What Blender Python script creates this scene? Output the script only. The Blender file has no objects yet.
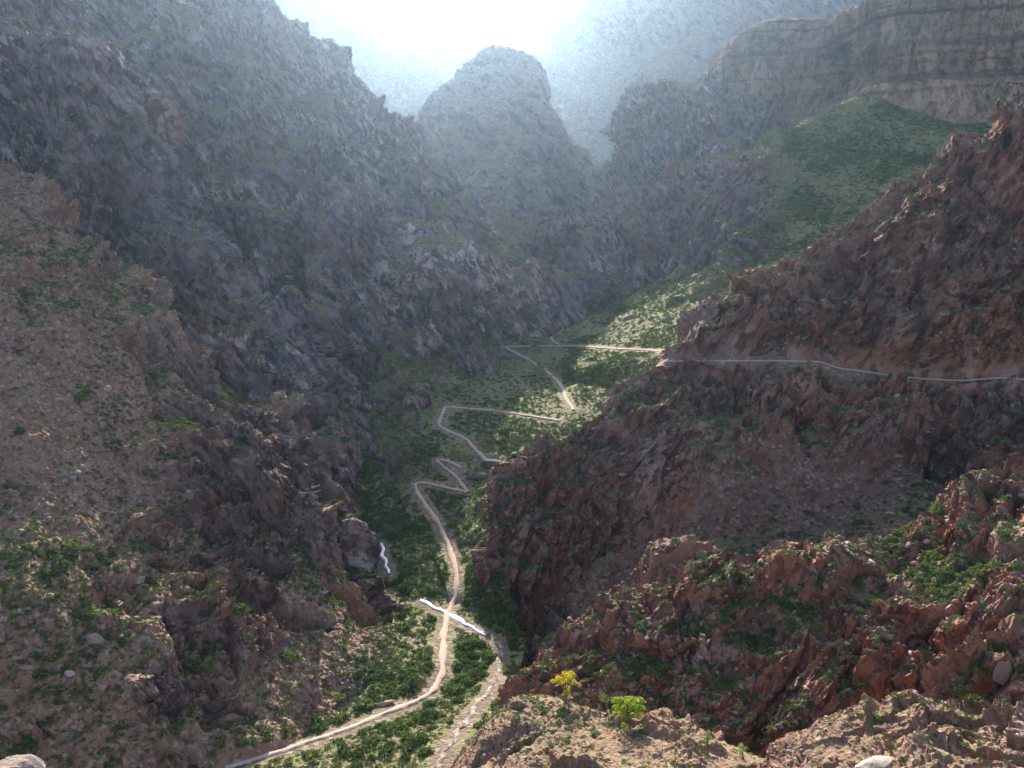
import bpy, math, random
import numpy as np
from mathutils import Vector
from mathutils.bvhtree import BVHTree

random.seed(7)
RNG = np.random.default_rng(11)
sc = bpy.context.scene
col = sc.collection
R = math.radians

# ------------------------------------------------------------------ camera
F = 850.0
PITCH = R(10.0)
cam_d = bpy.data.cameras.new('camera')
cam = bpy.data.objects.new('camera', cam_d)
col.objects.link(cam)
cam_d.sensor_width = 36.0
cam_d.lens = 36.0 * F / 1024.0
cam_d.clip_start = 0.5
cam_d.clip_end = 9000
cam.location = (0, 0, 0)
cam.rotation_euler = (R(90) - PITCH, 0, 0)
sc.camera = cam

# ------------------------------------------------------------------ light
SUN_EL, SUN_AZ = 27.0, -5.0          # degrees; azimuth from +Y towards +X
w = bpy.data.worlds.new('World')
sc.world = w
w.use_nodes = True
nt = w.node_tree
nt.nodes.clear()
sky = nt.nodes.new('ShaderNodeTexSky')
sky.sky_type = 'NISHITA'
sky.sun_disc = False
sky.sun_elevation = R(SUN_EL)
sky.sun_rotation = R(SUN_AZ)
sky.altitude = 900
sky.air_density = .7
sky.dust_density = 3.0
sky.ozone_density = .4
bg = nt.nodes.new('ShaderNodeBackground')
bg.inputs['Strength'].default_value = 0.14
wo = nt.nodes.new('ShaderNodeOutputWorld')
nt.links.new(sky.outputs[0], bg.inputs[0])
nt.links.new(bg.outputs[0], wo.inputs[0])

sun_d = bpy.data.lights.new('sun', 'SUN')
sun_d.energy = 5.0
sun_d.angle = R(0.6)
sun_d.color = (1.0, 0.93, 0.82)
sun = bpy.data.objects.new('sun', sun_d)
col.objects.link(sun)
sd = Vector((math.sin(R(SUN_AZ)) * math.cos(R(SUN_EL)), math.cos(R(SUN_AZ)) * math.cos(R(SUN_EL)), math.sin(R(SUN_EL))))
sun.rotation_euler = sd.to_track_quat('Z', 'Y').to_euler()

sc.view_settings.view_transform = 'Standard'
sc.view_settings.look = 'None'
sc.view_settings.exposure = 1.6
sc.view_settings.gamma = 1.0
sc.render.engine = 'CYCLES'
sc.cycles.use_denoising = True
sc.cycles.max_bounces = 4
sc.cycles.diffuse_bounces = 2
sc.cycles.glossy_bounces = 2
sc.cycles.volume_bounces = 1
sc.cycles.transparent_max_bounces = 4
HAZE_DENSITY = 0.00007
HAZE_G = 0.84

# ------------------------------------------------------------------ numpy noise
def _h(ix, iy, iz, seed):
    h = (ix * np.int64(374761393) + iy * np.int64(668265263) + iz * np.int64(2147483647 - 58) + np.int64(seed) * np.int64(1274126177)) & np.int64(0xffffffff)
    h = ((h ^ (h >> 13)) * np.int64(1274126177)) & np.int64(0xffffffff)
    h = ((h ^ (h >> 15)) * np.int64(2246822519)) & np.int64(0xffffffff)
    return h ^ (h >> 16)

def hf(ix, iy, iz, seed):
    return (_h(ix, iy, iz, seed) & np.int64(0xffff)).astype(np.float32) / 65535.0

_G = RNG.normal(size=(256, 3)).astype(np.float32)
_G /= np.linalg.norm(_G, axis=1, keepdims=True)

def perlin(p, seed=0):
    f = np.floor(p)
    i = f.astype(np.int64)
    d = (p - f).astype(np.float32)
    u = d * d * d * (d * (d * 6 - 15) + 10)
    r = 0
    for a in (0, 1):
        wx = u[:, 0] if a else 1 - u[:, 0]
        for b in (0, 1):
            wy = u[:, 1] if b else 1 - u[:, 1]
            for c in (0, 1):
                wz = u[:, 2] if c else 1 - u[:, 2]
                g = _G[_h(i[:, 0] + a, i[:, 1] + b, i[:, 2] + c, seed) & np.int64(255)]
                r = r + wx * wy * wz * (g[:, 0] * (d[:, 0] - a) + g[:, 1] * (d[:, 1] - b) + g[:, 2] * (d[:, 2] - c))
    return r * 1.6

def fbm(p, octs=4, seed=0, gain=0.5):
    r, a = 0, 1.0
    for o in range(octs):
        r = r + a * perlin(p * (2.03 ** o), seed + o)
        a *= gain
    return r

def ridged(p, octs=4, seed=0, gain=0.55):
    r, a = 0, 1.0
    for o in range(octs):
        n = 1 - np.abs(perlin(p * (2.07 ** o), seed + o)) * 1.6
        r = r + a * n * np.abs(n)
        a *= gain
    return r - 0.6

def facets(p, seed=0, tilt=0.9):
    """blocky broken rock: every Voronoi cell is a tilted flat facet at its own height"""
    f = np.floor(p - 0.5)
    i = f.astype(np.int64)
    best = np.full(len(p), 9e9, np.float32)
    val = np.zeros(len(p), np.float32)
    for a in (0, 1):
        for b in (0, 1):
            for c in (0, 1):
                X, Y, Z = i[:, 0] + a, i[:, 1] + b, i[:, 2] + c
                h1, h2, h3 = hf(X, Y, Z, seed), hf(X, Y, Z, seed + 1), hf(X, Y, Z, seed + 2)
                dx = (p[:, 0] - X - h1 * .8 - .1).astype(np.float32)
                dy = (p[:, 1] - Y - h2 * .8 - .1).astype(np.float32)
                dz = (p[:, 2] - Z - h3 * .8 - .1).astype(np.float32)
                d = dx * dx + dy * dy + dz * dz
                h4, h5 = hf(X, Y, Z, seed + 3), hf(X, Y, Z, seed + 4)
                g = _G[_h(X, Y, Z, seed + 5) & np.int64(255)]
                v = (h4 - .5) + tilt * (g[:, 0] * dx + g[:, 1] * dy + g[:, 2] * dz)
                m = d < best
                best = np.where(m, d, best)
                val = np.where(m, v, val)
    return val

def sstep(a, b, x):
    t = np.clip((x - a) / (b - a), 0, 1)
    return t * t * (3 - 2 * t)

# ------------------------------------------------------------------ picture point -> place
CT, ST = math.cos(PITCH), math.sin(PITCH)
def at(px, py, Y):
    u, v = (px - 512) / F, (384 - py) / F
    t = Y / (CT + v * ST)
    return np.array((u * t, Y, (-ST + v * CT) * t))

def project(p):
    zc = p[:, 1] * CT - p[:, 2] * ST
    yc = p[:, 1] * ST + p[:, 2] * CT
    zc = np.maximum(zc, 1e-3)
    return 512 + F * p[:, 0] / zc, 384 - F * yc / zc, zc

def cr1(P, n):
    """Catmull-Rom through P (k,d), n samples, chord-length spaced"""
    P = np.asarray(P, float)
    k = len(P)
    L = np.concatenate([[0], np.cumsum(np.maximum(np.linalg.norm(np.diff(P[:, :3], axis=0), axis=1), 1e-6) ** .75)])
    t = np.linspace(0, L[-1], n)
    j = np.clip(np.searchsorted(L, t, side='right') - 1, 0, k - 2)
    M = np.gradient(P, L, axis=0)
    h = (L[j + 1] - L[j])[:, None]
    s = ((t - L[j])[:, None]) / h
    s2, s3 = s * s, s * s * s
    return (2 * s3 - 3 * s2 + 1) * P[j] + (s3 - 2 * s2 + s) * h * M[j] + (-2 * s3 + 3 * s2) * P[j + 1] + (s3 - s2) * h * M[j + 1]

def cr_rows(A, n):
    """Catmull-Rom across rows A (rows, cols, d)"""
    k = A.shape[0]
    seg = np.linalg.norm(np.diff(A[:, :, :3], axis=0), axis=2).mean(axis=1)
    L = np.concatenate([[0], np.cumsum(np.maximum(seg, 1e-6) ** .75)])
    t = np.linspace(0, L[-1], n)
    j = np.clip(np.searchsorted(L, t, side='right') - 1, 0, k - 2)
    M = np.gradient(A, L, axis=0)
    h = (L[j + 1] - L[j])[:, None, None]
    s = (t - L[j])[:, None, None] / h
    s2, s3 = s * s, s * s * s
    return (2 * s3 - 3 * s2 + 1) * A[j] + (s3 - 2 * s2 + s) * h * M[j] + (-2 * s3 + 3 * s2) * A[j + 1] + (s3 - s2) * h * M[j + 1]

def loft(rows, n, m, rock, green, back, skirt, side=False):
    rr = []
    for row in rows:
        pts = []
        for q in row:
            p = at(*q[:3])
            r = q[3] if len(q) > 3 else rock
            g = q[4] if len(q) > 4 else green
            pts.append((*p, r, g))
        if side:
            a_, b_ = np.array(pts[0]), np.array(pts[-1])
            w_ = np.linalg.norm(a_[:3] - b_[:3])
            e_ = np.array([.10 * w_, 0, .30 * w_, 0, 0])
            pts = [a_ - e_] + pts + [b_ - e_ * np.array([-1, 1, 1, 1, 1])]
        rr.append(cr1(pts, m))
    A = np.array(rr)
    top = []
    for (dy, dz) in back[::-1]:
        t = A[0].copy(); t[:, 1] += dy; t[:, 2] += dz
        top.append(t)
    A = np.concatenate([np.array(top), A]) if top else A
    if skirt:
        b = A[-1].copy(); b[:, 1] -= skirt[0]; b[:, 2] -= skirt[1]
        A = np.concatenate([A, b[None]])
    return cr_rows(A, n)

def grid_faces(n, m):
    a = np.arange(n * m).reshape(n, m)
    return np.stack([a[:-1, :-1], a[1:, :-1], a[1:, 1:], a[:-1, 1:]], -1).reshape(-1, 4)

def mesh_np(name, v, f, attrs=None, smooth=False):
    me = bpy.data.meshes.new(name)
    k = f.shape[1]
    me.vertices.add(len(v)); me.vertices.foreach_set('co', np.ascontiguousarray(v, np.float32).ravel())
    me.loops.add(f.size); me.loops.foreach_set('vertex_index', np.ascontiguousarray(f, np.int32).ravel())
    me.polygons.add(len(f))
    me.polygons.foreach_set('loop_start', np.arange(0, f.size, k, dtype=np.int32))
    me.polygons.foreach_set('loop_total', np.full(len(f), k, np.int32))
    me.polygons.foreach_set('use_smooth', np.full(len(f), smooth))
    for an, av in (attrs or {}).items():
        at_ = me.attributes.new(an, 'FLOAT', 'POINT')
        at_.data.foreach_set('value', np.ascontiguousarray(av, np.float32))
    me.update(calc_edges=True)
    return me

def link(name, me, mat, parent=None):
    o = bpy.data.objects.new(name, me)
    col.objects.link(o)
    if mat and not me.materials:
        me.materials.append(mat)
    if parent:
        o.parent = parent
    return o

def tag(o, label, cat, group=None, kind=None):
    if label: o['label'] = label
    if cat: o['category'] = cat
    if group: o['group'] = group
    if kind: o['kind'] = kind
    return o

# ------------------------------------------------------------------ materials
class NT:
    def __init__(s, name):
        s.m = bpy.data.materials.new(name); s.m.use_nodes = True
        s.t = s.m.node_tree; s.t.nodes.clear()
        s.out = s.n('ShaderNodeOutputMaterial')
    def n(s, typ, **kw):
        nd = s.t.nodes.new(typ)
        for k, v in kw.items():
            setattr(nd, k, v)
        return nd
    def l(s, a, b): s.t.links.new(a, b)
    def attr(s, name):
        return s.n('ShaderNodeAttribute', attribute_name=name).outputs['Fac']
    def math(s, op, a, b=None, c=None, clamp=False):
        nd = s.n('ShaderNodeMath', operation=op, use_clamp=clamp)
        for i, x in enumerate((a, b, c)):
            if x is None: continue
            if isinstance(x, (int, float)): nd.inputs[i].default_value = x
            else: s.l(x, nd.inputs[i])
        return nd.outputs[0]
    def mix(s, f, a, b, blend='MIX'):
        nd = s.n('ShaderNodeMix', data_type='RGBA', blend_type=blend)
        for i, x in ((0, f), (6, a), (7, b)):
            if isinstance(x, (int, float)): nd.inputs[i].default_value = x
            elif isinstance(x, tuple): nd.inputs[i].default_value = (*x, 1)
            else: s.l(x, nd.inputs[i])
        return nd.outputs[2]
    def ramp(s, f, stops, interp='LINEAR'):
        nd = s.n('ShaderNodeValToRGB')
        nd.color_ramp.interpolation = interp
        e = nd.color_ramp.elements
        while len(e) < len(stops): e.new(0.5)
        for el, (p, c) in zip(e, stops):
            el.position = p
            el.color = (*c, 1) if isinstance(c, tuple) else (c, c, c, 1)
        s.l(f, nd.inputs[0])
        return nd.outputs[0]
    def noise(s, vec, scale, detail=5, rough=.55, dist=0):
        nd = s.n('ShaderNodeTexNoise')
        nd.inputs['Scale'].default_value = scale; nd.inputs['Detail'].default_value = detail
        nd.inputs['Roughness'].default_value = rough; nd.inputs['Distortion'].default_value = dist
        s.l(vec, nd.inputs['Vector'])
        return nd.outputs['Fac']
    def voro(s, vec, scale, feature='F1', out='Distance'):
        nd = s.n('ShaderNodeTexVoronoi', feature=feature)
        nd.inputs['Scale'].default_value = scale
        s.l(vec, nd.inputs['Vector'])
        return nd.outputs[out]
    def mapping(s, vec, rot=(0, 0, 0), scale=(1, 1, 1)):
        nd = s.n('ShaderNodeMapping')
        nd.inputs['Rotation'].default_value = rot; nd.inputs['Scale'].default_value = scale
        s.l(vec, nd.inputs['Vector'])
        return nd.outputs[0]
    def surf(s, colr, rough=.9, normal=None, spec=.15):
        b = s.n('ShaderNodeBsdfPrincipled')
        if isinstance(colr, tuple): b.inputs['Base Color'].default_value = (*colr, 1)
        else: s.l(colr, b.inputs['Base Color'])
        b.inputs['Roughness'].default_value = rough
        b.inputs['Specular IOR Level'].default_value = spec
        if normal is not None: s.l(normal, b.inputs['Normal'])
        s.l(b.outputs[0], s.out.inputs[0])
        return b

def terrain_mat(name, k=1.0, rock_a=(.19, .125, .10), rock_b=(.15, .12, .125), light=(.44, .33, .27), dark=(.055, .042, .040),
                soil=(.23, .15, .105), soil_b=(.17, .125, .09), green=(.13, .14, .05), green_b=(.23, .205, .09), dip=(0, R(35), 0), strata=0.0, lightamt=.5):
    t = NT(name)
    co = t.n('ShaderNodeTexCoord').outputs['Object']
    rk, gr = t.attr('rock'), t.attr('green')
    vm = t.mapping(t.mapping(co, dip), (0, 0, 0), (1.0, 1.0, .42))           # stretched along the foliation of the schist
    big = t.noise(co, .022 * k, 4, .6)
    med = t.noise(vm, .16 * k, 8, .72)
    fine = t.noise(vm, .8 * k, 7, .78)
    cell = t.n('ShaderNodeSeparateColor')
    vn = t.n('ShaderNodeTexVoronoi'); vn.inputs['Scale'].default_value = .34 * k
    t.l(vm, vn.inputs['Vector']); t.l(vn.outputs['Color'], cell.inputs[0])
    base = t.mix(t.ramp(big, [(.42, 0.0), (.58, 1.0)]), rock_a, rock_b)
    pale = t.ramp(t.noise(co, .035 * k, 5, .65), [(.50, .15), (.66, 1.0)])
    lum = t.math('ADD', t.math('MULTIPLY', med, .60), t.math('ADD', t.math('MULTIPLY', fine, .50), t.math('MULTIPLY', cell.outputs[0], .18)))
    rock = t.mix(t.ramp(lum, [(.50, 1.0), (.61, 0.0)]), base, dark)
    rock = t.mix(t.math('MULTIPLY', t.ramp(lum, [(.62, 0.0), (.74, 1.0)]), t.math('MULTIPLY', pale, lightamt * 1.3, clamp=True)), rock, light)
    v3 = t.n('ShaderNodeTexVoronoi'); v3.inputs['Scale'].default_value = .62 * k
    t.l(vm, v3.inputs['Vector'])
    c3 = t.n('ShaderNodeSeparateColor'); t.l(v3.outputs['Color'], c3.inputs[0])
    rock = t.mix(t.math('MULTIPLY', t.ramp(c3.outputs[0], [(.74, 0.0), (.84, 1.0)]), t.math('MULTIPLY', pale, lightamt * .8, clamp=True)), rock, light)
    rock = t.mix(t.ramp(c3.outputs[1], [(.70, 0.0), (.82, .7)]), rock, dark)
    rust = t.noise(co, .05 * k, 6, .65)
    rock = t.mix(t.math('MULTIPLY', t.ramp(rust, [(.54, 0.0), (.68, 1.0)]), .55), rock, (.25, .105, .065))
    if strata:
        sv = t.mapping(co, (0, 0, 0), (.012, .012, 1.0))
        st_ = t.noise(sv, .33 * k, 5, .7, .6)
        rock = t.mix(t.math('MULTIPLY', t.ramp(st_, [(.36, 1.0), (.46, 0.0)]), strata), rock, (.10, .075, .06))
        stn = t.noise(t.mapping(co, (0, 0, 0), (1, 1, .12)), .12 * k, 5, .6)
        rock = t.mix(t.math('MULTIPLY', t.ramp(stn, [(.52, 0.0), (.66, 1.0)]), strata * .8), rock, (.10, .07, .055))
    if strata:
        zz_ = t.n('ShaderNodeSeparateXYZ'); t.l(co, zz_.inputs[0])
        zc = t.math('ADD', zz_.outputs[2], t.math('MULTIPLY', t.noise(co, .05, 5, .6), 26))
        low = t.n('ShaderNodeMapRange'); low.inputs[1].default_value = 116; low.inputs[2].default_value = 106
        t.l(zc, low.inputs[0])
        if name == 'sandstone':
            rock = t.mix(t.math('MULTIPLY', low.outputs[0], .6), t.mix(.35, rock, (.13, .09, .07)), t.mix(.35, rock, (.52, .36, .21)))
    # loose ground
    sn = t.noise(co, .12 * k, 7, .7)
    sl = t.mix(t.ramp(sn, [(.38, 0.0), (.62, 1.0)]), soil, soil_b)
    peb = t.n('ShaderNodeTexVoronoi'); peb.inputs['Scale'].default_value = 1.1 * k
    t.l(co, peb.inputs['Vector'])
    pc = t.n('ShaderNodeSeparateColor'); t.l(peb.outputs['Color'], pc.inputs[0])
    sl = t.mix(t.ramp(pc.outputs[0], [(.80, 0.0), (.88, .75)]), sl, (.36, .27, .21))
    sl = t.mix(t.ramp(pc.outputs[1], [(.78, 0.0), (.88, .6)]), sl, (.09, .07, .05))
    # thin cover of grass and low scrub
    gn = t.noise(co, .28 * k, 8, .75)
    gm = t.math('ADD', gn, t.math('MULTIPLY', gr, .34))
    gm = t.ramp(gm, [(.73, 0.0), (.86, 1.0)])
    gcol = t.mix(t.noise(co, .6 * k, 4, .7), green, green_b)
    m = t.math('ADD', rk, t.math('MULTIPLY', t.math('SUBTRACT', t.noise(co, .10 * k, 6, .65), .5), 1.1))
    m = t.ramp(m, [(.42, 0.0), (.54, 1.0)])
    c = t.mix(m, t.mix(t.math('MULTIPLY', gm, .85), sl, gcol), t.mix(t.math('MULTIPLY', gm, .6), rock, gcol))
    # relief too small to mesh
    h = t.math('ADD', t.math('MULTIPLY', fine, .9), t.math('MULTIPLY', t.voro(vm, 1.3 * k), -.5))
    bp = t.n('ShaderNodeBump'); bp.inputs['Strength'].default_value = .9; bp.inputs['Distance'].default_value = .55 / k
    t.l(h, bp.inputs['Height'])
    t.surf(c, .92, bp.outputs[0], .12)
    return t.m

M_RED = terrain_mat('red_schist', 1.0, dip=(0, R(-30), 0), rock_a=(.28, .12, .07), rock_b=(.18, .095, .07), dark=(.05, .033, .029), soil=(.25, .145, .10), soil_b=(.19, .12, .085))
M_CRAG = terrain_mat('purple_schist', .85, rock_a=(.185, .125, .108), rock_b=(.145, .118, .128), light=(.52, .40, .35), lightamt=1.0)
M_SCREE = terrain_mat('scree', 1.1, dip=(0, R(35), 0), rock_a=(.20, .115, .085), rock_b=(.14, .095, .085), soil=(.30, .185, .12), soil_b=(.25, .13, .085))
M_HILL = terrain_mat('hill_scrub', .9, soil=(.23, .165, .115), green=(.14, .155, .052), green_b=(.25, .225, .10))
M_GREEN = terrain_mat('green_hill', .8, dip=(0, R(-25), 0), rock_a=(.17, .12, .10), rock_b=(.14, .115, .12), light=(.46, .36, .31), lightamt=.75, soil=(.25, .165, .11), soil_b=(.20, .15, .10), green=(.12, .145, .045), green_b=(.24, .215, .09))
M_FAR = terrain_mat('far_rock', .4, rock_a=(.20, .14, .12), rock_b=(.15, .13, .13), strata=.4)
M_SAND = terrain_mat('sandstone', .55, rock_a=(.44, .285, .165), rock_b=(.33, .21, .135), light=(.56, .42, .28), dark=(.13, .09, .07), strata=.8, lightamt=.8, dip=(0, 0, 0))
M_TAN = terrain_mat('tan_outcrop', 2.2, rock_a=(.28, .155, .095), rock_b=(.22, .13, .09), light=(.46, .33, .24), dark=(.10, .066, .047), soil=(.25, .15, .095), soil_b=(.19, .125, .08))

# ------------------------------------------------------------------ the landforms (picture x, picture y, metres ahead[, rock, green])
PATCH = {}
def patch(name, rows, n, m, mat, rock=.7, green=.3, back=((25, -12), (60, -70)), skirt=(4, 14), k=1.0, amp=1.0, spur=0.0, layers=0.0, dip=35):
    PATCH[name] = dict(rows=rows, n=n, m=m, mat=mat, rock=rock, green=green, back=back, skirt=skirt, k=k, amp=amp, spur=spur, layers=layers, dip=dip)

patch('far_canyon_rim', [
    [(-300,-120,1700),(100,-100,1700),(240,-45,1750),(310,-30,1800),(350,5,1800),(400,38,1800),(450,62,1800),(520,62,1800),(548,50,1800),(562,15,1750),(580,-30,1700),(650,-80,1700),(800,-100,1650),(1300,-100,1600)],
    [(-300,20,1500),(100,30,1500),(300,70,1500),(420,105,1450),(500,120,1450),(560,95,1500),(640,60,1560),(760,40,1560),(1300,40,1500)],
    [(-300,120,1250),(100,120,1250),(300,130,1250),(420,140,1250),(500,150,1250),(560,125,1300),(640,112,1350),(760,110,1350),(1300,110,1300)],
    [(-300,240,1120),(300,240,1120),(500,240,1120),(640,220,1120),(1300,200,1120)],
    [(-300,300,1060),(500,300,1060),(1300,300,1060)]], 220, 560, M_FAR, .55, .35, k=.25, amp=3.5, spur=30, layers=6, back=((120, 5), (350, -250)))
patch('dome_butte', [
    [(370,185,800),(405,160,830),(428,125,860),(446,88,885),(470,66,900),(500,54,905),(530,58,900),(551,98,880),(568,150,850),(600,190,800),(640,230,760)],
    [(370,205,750),(415,185,770),(450,155,795),(475,130,810),(500,122,812),(525,130,810),(548,160,795),(575,190,770),(605,215,740),(640,245,710)],
    [(375,240,690),(420,235,695),(460,215,705),(500,205,710),(545,215,705),(580,230,690),(610,245,670),(640,262,650)],
    [(390,290,600),(460,275,610),(500,270,610),(550,275,610),(640,290,590)]], 300, 330, M_FAR, .7, .35, k=.4, amp=2.2, spur=9, layers=1.5)
patch('spur_wall', [
    [(535,272,630),(575,228,680),(600,190,720),(622,150,760),(635,107,790),(660,95,800),(700,93,790),(735,105,770),(760,130,740),(820,140,720)],
    [(535,285,600),(580,252,620),(610,225,630),(640,180,660),(655,150,680),(680,125,700),(705,120,700),(740,140,680),(765,160,660),(820,180,640)],
    [(535,305,565),(575,288,560),(610,265,565),(640,230,590),(665,200,610),(690,180,620),(715,190,600),(740,210,590),(765,220,580),(820,230,570)],
    [(540,330,520),(580,318,520),(620,302,530),(660,278,540),(690,255,550),(720,255,545),(820,270,530)]], 340, 380, M_CRAG, .8, .4, k=.5, amp=2.0, spur=10, dip=-25)
patch('sandstone_mesa', [
    [(708,135,735),(722,85,745),(738,40,750),(765,24,750),(800,21,745),(840,22,730),(880,22,720),(930,22,705)],
    [(710,140,733),(725,95,741),(741,48,746),(767,34,745),(800,32,740),(840,33,725),(880,33,712),(930,33,698)],
    [(712,146,728),(731,102,732),(748,75,733),(772,70,731),(803,72,724),(840,70,706),(880,70,695),(930,70,684)],
    [(714,152,722),(737,128,722),(760,128,718),(780,132,712),(806,132,702),(840,122,685),(880,108,676),(930,108,670)],
    [(710,200,660),(740,190,660),(780,180,655),(840,170,640),(930,160,620)]], 260, 260, M_SAND, 1.0, .1, k=.5, amp=1.0, layers=4.0, dip=4, back=((60, .5), (110, -4), (180, -120)))
patch('sandstone_cliff', [
    [(846,40,650),(862,20,632),(880,-8,618),(925,-22,606),(980,-22,596),(1040,-40,585),(1250,-70,560)],
    [(848,60,640),(864,45,624),(884,30,611),(926,20,598),(981,20,587),(1040,12,576),(1250,0,552)],
    [(850,88,632),(866,72,619),(886,72,606),(928,75,590),(982,76,579),(1040,72,567),(1250,60,545)],
    [(850,100,620),(868,85,610),(888,84,599),(930,84,582),(983,84,570),(1040,80,558),(1250,70,537)],
    [(850,112,610),(868,104,600),(890,108,590),(932,118,572),(984,118,560),(1040,112,549),(1250,105,528)],
    [(850,160,570),(930,160,545),(1040,150,525),(1250,140,505)]], 260, 330, M_SAND, 1.0, .05, k=.6, amp=1.0, layers=4.2, dip=4, back=((40, 1), (90, -2), (150, -100)))
patch('gorge_wall', [
    [(-250,-150,650),(100,-90,640),(200,-45,620),(250,2,610),(305,40,600),(345,78,600),(385,115,590),(420,150,580),(455,190,560),(480,225,550),(505,262,530),(530,290,515),(570,318,500)],
    [(-250,-50,560),(80,0,520),(180,50,510),(240,90,500),(290,120,500),(330,150,500),(370,180,500),(400,208,495),(440,240,490),(475,265,485),(505,290,480),(545,322,470)],
    [(-250,100,470),(80,120,440),(160,160,430),(220,200,425),(270,230,420),(310,250,425),(345,228,425),(390,241,428),(430,264,430),(470,286,436),(498,315,455),(518,335,450)],
    [(-250,250,400),(100,230,390),(180,270,385),(240,310,380),(280,340,372),(308,358,362),(335,342,388),(380,330,402),(420,330,412),(455,335,420),(475,348,430),(485,360,425)],
    [(-250,400,350),(150,330,355),(220,380,350),(270,410,340),(300,420,332),(318,428,325),(335,415,338),(360,405,347),(385,402,354),(405,400,362),(425,400,368)],
    [(-250,500,300),(150,450,310),(250,480,300),(300,480,296),(330,482,290),(350,480,295),(370,470,302),(390,470,308),(410,480,312)]], 560, 620, M_CRAG, .8, .4, k=.7, amp=1.35, spur=17)
patch('crag_wall', [
    [(-250,-60,400),(-50,0,370),(40,40,360),(90,85,350),(120,140,345),(150,195,335),(190,250,325),(235,310,315),(280,365,305),(303,425,295),(320,475,280),(340,530,262),(358,580,243)],
    [(-250,60,350),(-50,90,330),(20,130,320),(60,170,310),(90,210,308),(120,250,302),(160,300,295),(205,345,288),(250,395,282),(290,440,275),(310,490,265),(336,545,250),(360,590,238)],
    [(-250,150,310),(-50,180,295),(20,220,290),(60,260,285),(110,310,280),(160,360,275),(205,400,272),(250,440,268),(290,475,262),(325,515,255),(350,560,243),(375,600,232)]], 300, 620, M_CRAG, .95, .3, k=.85, amp=1.5, spur=7)
patch('scree_slope', [
    [(-300,50,292),(-100,120,285),(0,175,275,.4),(60,235,268,.45),(110,278,266,.5),(160,322,265,.55),(200,368,264,.5),(235,398,264,.45),(270,413,262,.6),(300,445,258,.8),(320,482,254,1),(338,530,246,1),(362,578,236,.9),(408,604,226,.4)],
    [(-300,250,240),(-100,280,235),(0,320,222),(60,350,225),(120,385,230),(170,415,235,.5),(215,440,238,.95),(255,450,242,1),(300,480,240,1),(316,515,238,1),(338,552,234,1),(366,592,228,.8),(402,622,220,.2)],
    [(-300,430,200),(-100,450,190),(0,490,182),(60,500,188),(120,515,195),(170,520,205,.5),(215,530,212,.7),(255,540,216,.7),(300,560,216,.5),(335,585,216,.3),(365,615,214),(395,640,205)],
    [(-300,600,165),(-100,600,160),(0,620,155),(80,620,163),(150,620,170,.45),(210,625,178,.6),(260,630,186,.6),(310,645,190,.3),(350,665,190),(392,682,186)],
    [(-300,760,140),(-100,740,142),(0,730,143),(80,710,150),(150,700,157,.5),(210,700,163,.6),(260,705,168,.4),(310,710,173),(350,712,177),(384,710,179)],
    [(-300,900,120),(-100,850,126),(0,800,137),(100,780,147),(200,775,152),(250,765,155),(310,745,163),(350,730,169),(390,715,176)]], 620, 520, M_SCREE, .22, .3, k=1.1, amp=.95)
patch('valley_floor', [
    [(285,412,345),(322,425,330),(355,425,330)],
    [(320,470,300),(350,470,300),(378,470,300)],
    [(340,520,275),(375,515,275),(415,505,280)],
    [(365,560,252),(400,555,252),(445,550,254),(490,550,250)],
    [(392,610,224),(430,605,227),(465,605,226),(505,612,221)],
    [(380,670,190),(430,660,196),(470,650,202),(525,642,209)],
    [(330,720,170),(400,700,178),(450,690,184),(515,682,185)],
    [(230,770,153),(350,750,158),(430,730,165),(500,712,172)],
    [(150,830,138),(350,820,138),(430,800,142),(530,765,150)],
    [(100,950,115),(350,950,115),(560,880,125)]], 460, 260, M_HILL, .12, .62, k=1.1, amp=.6, back=(), skirt=None)
patch('switchback_hill', [
    [(392,345,420,.8),(440,338,440,.8),(505,331,475,.5),(560,316,495,.6),(600,314,495,.3),(660,312,450),(720,318,410)],
    [(368,400,360,.8),(400,385,375,.7),(440,376,390),(505,365,420),(570,365,415),(640,366,375)],
    [(352,440,325,.9),(390,425,338,.8),(440,408,352),(505,405,355),(560,410,345),(620,420,330)],
    [(364,482,298,1),(395,465,305,.9),(430,450,315),(490,450,312),(550,460,300)],
    [(385,510,280,.5),(415,492,288),(450,490,288),(510,500,275)],
    [(430,550,254),(455,545,256),(495,550,246)],
    [(450,612,226),(480,612,224),(515,622,218)]], 420, 380, M_HILL, .22, .9, k=.9, amp=1.0)
patch('green_slope', [
    [(556,326,500),(600,310,510),(650,285,520),(690,262,525,.8,.3),(705,235,530,1,.2),(725,200,535,1,.2),(745,170,540,.8,.3),(780,138,545),(820,112,550),(860,97,548),(900,108,545),(950,124,540),(1000,122,530),(1200,60,520)],
    [(560,338,470),(610,324,470),(660,303,470,.1),(700,285,472,.35,.8),(730,255,480,.7,.5),(760,225,490,.8,.4),(790,200,495,.3),(820,180,500),(850,160,505),(880,150,505),(920,160,495),(970,165,480),(1200,120,470)],
    [(560,356,430),(620,350,400),(680,338,385),(720,325,390),(760,305,395),(800,280,400),(840,255,410),(870,235,420),(900,215,420),(930,205,415),(1000,190,410),(1200,150,400)],
    [(560,390,390),(680,370,345),(760,330,345),(900,260,350),(1200,190,360)]], 330, 560, M_GREEN, .2, 1.0, k=.65, amp=1.25, dip=-25)
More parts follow.
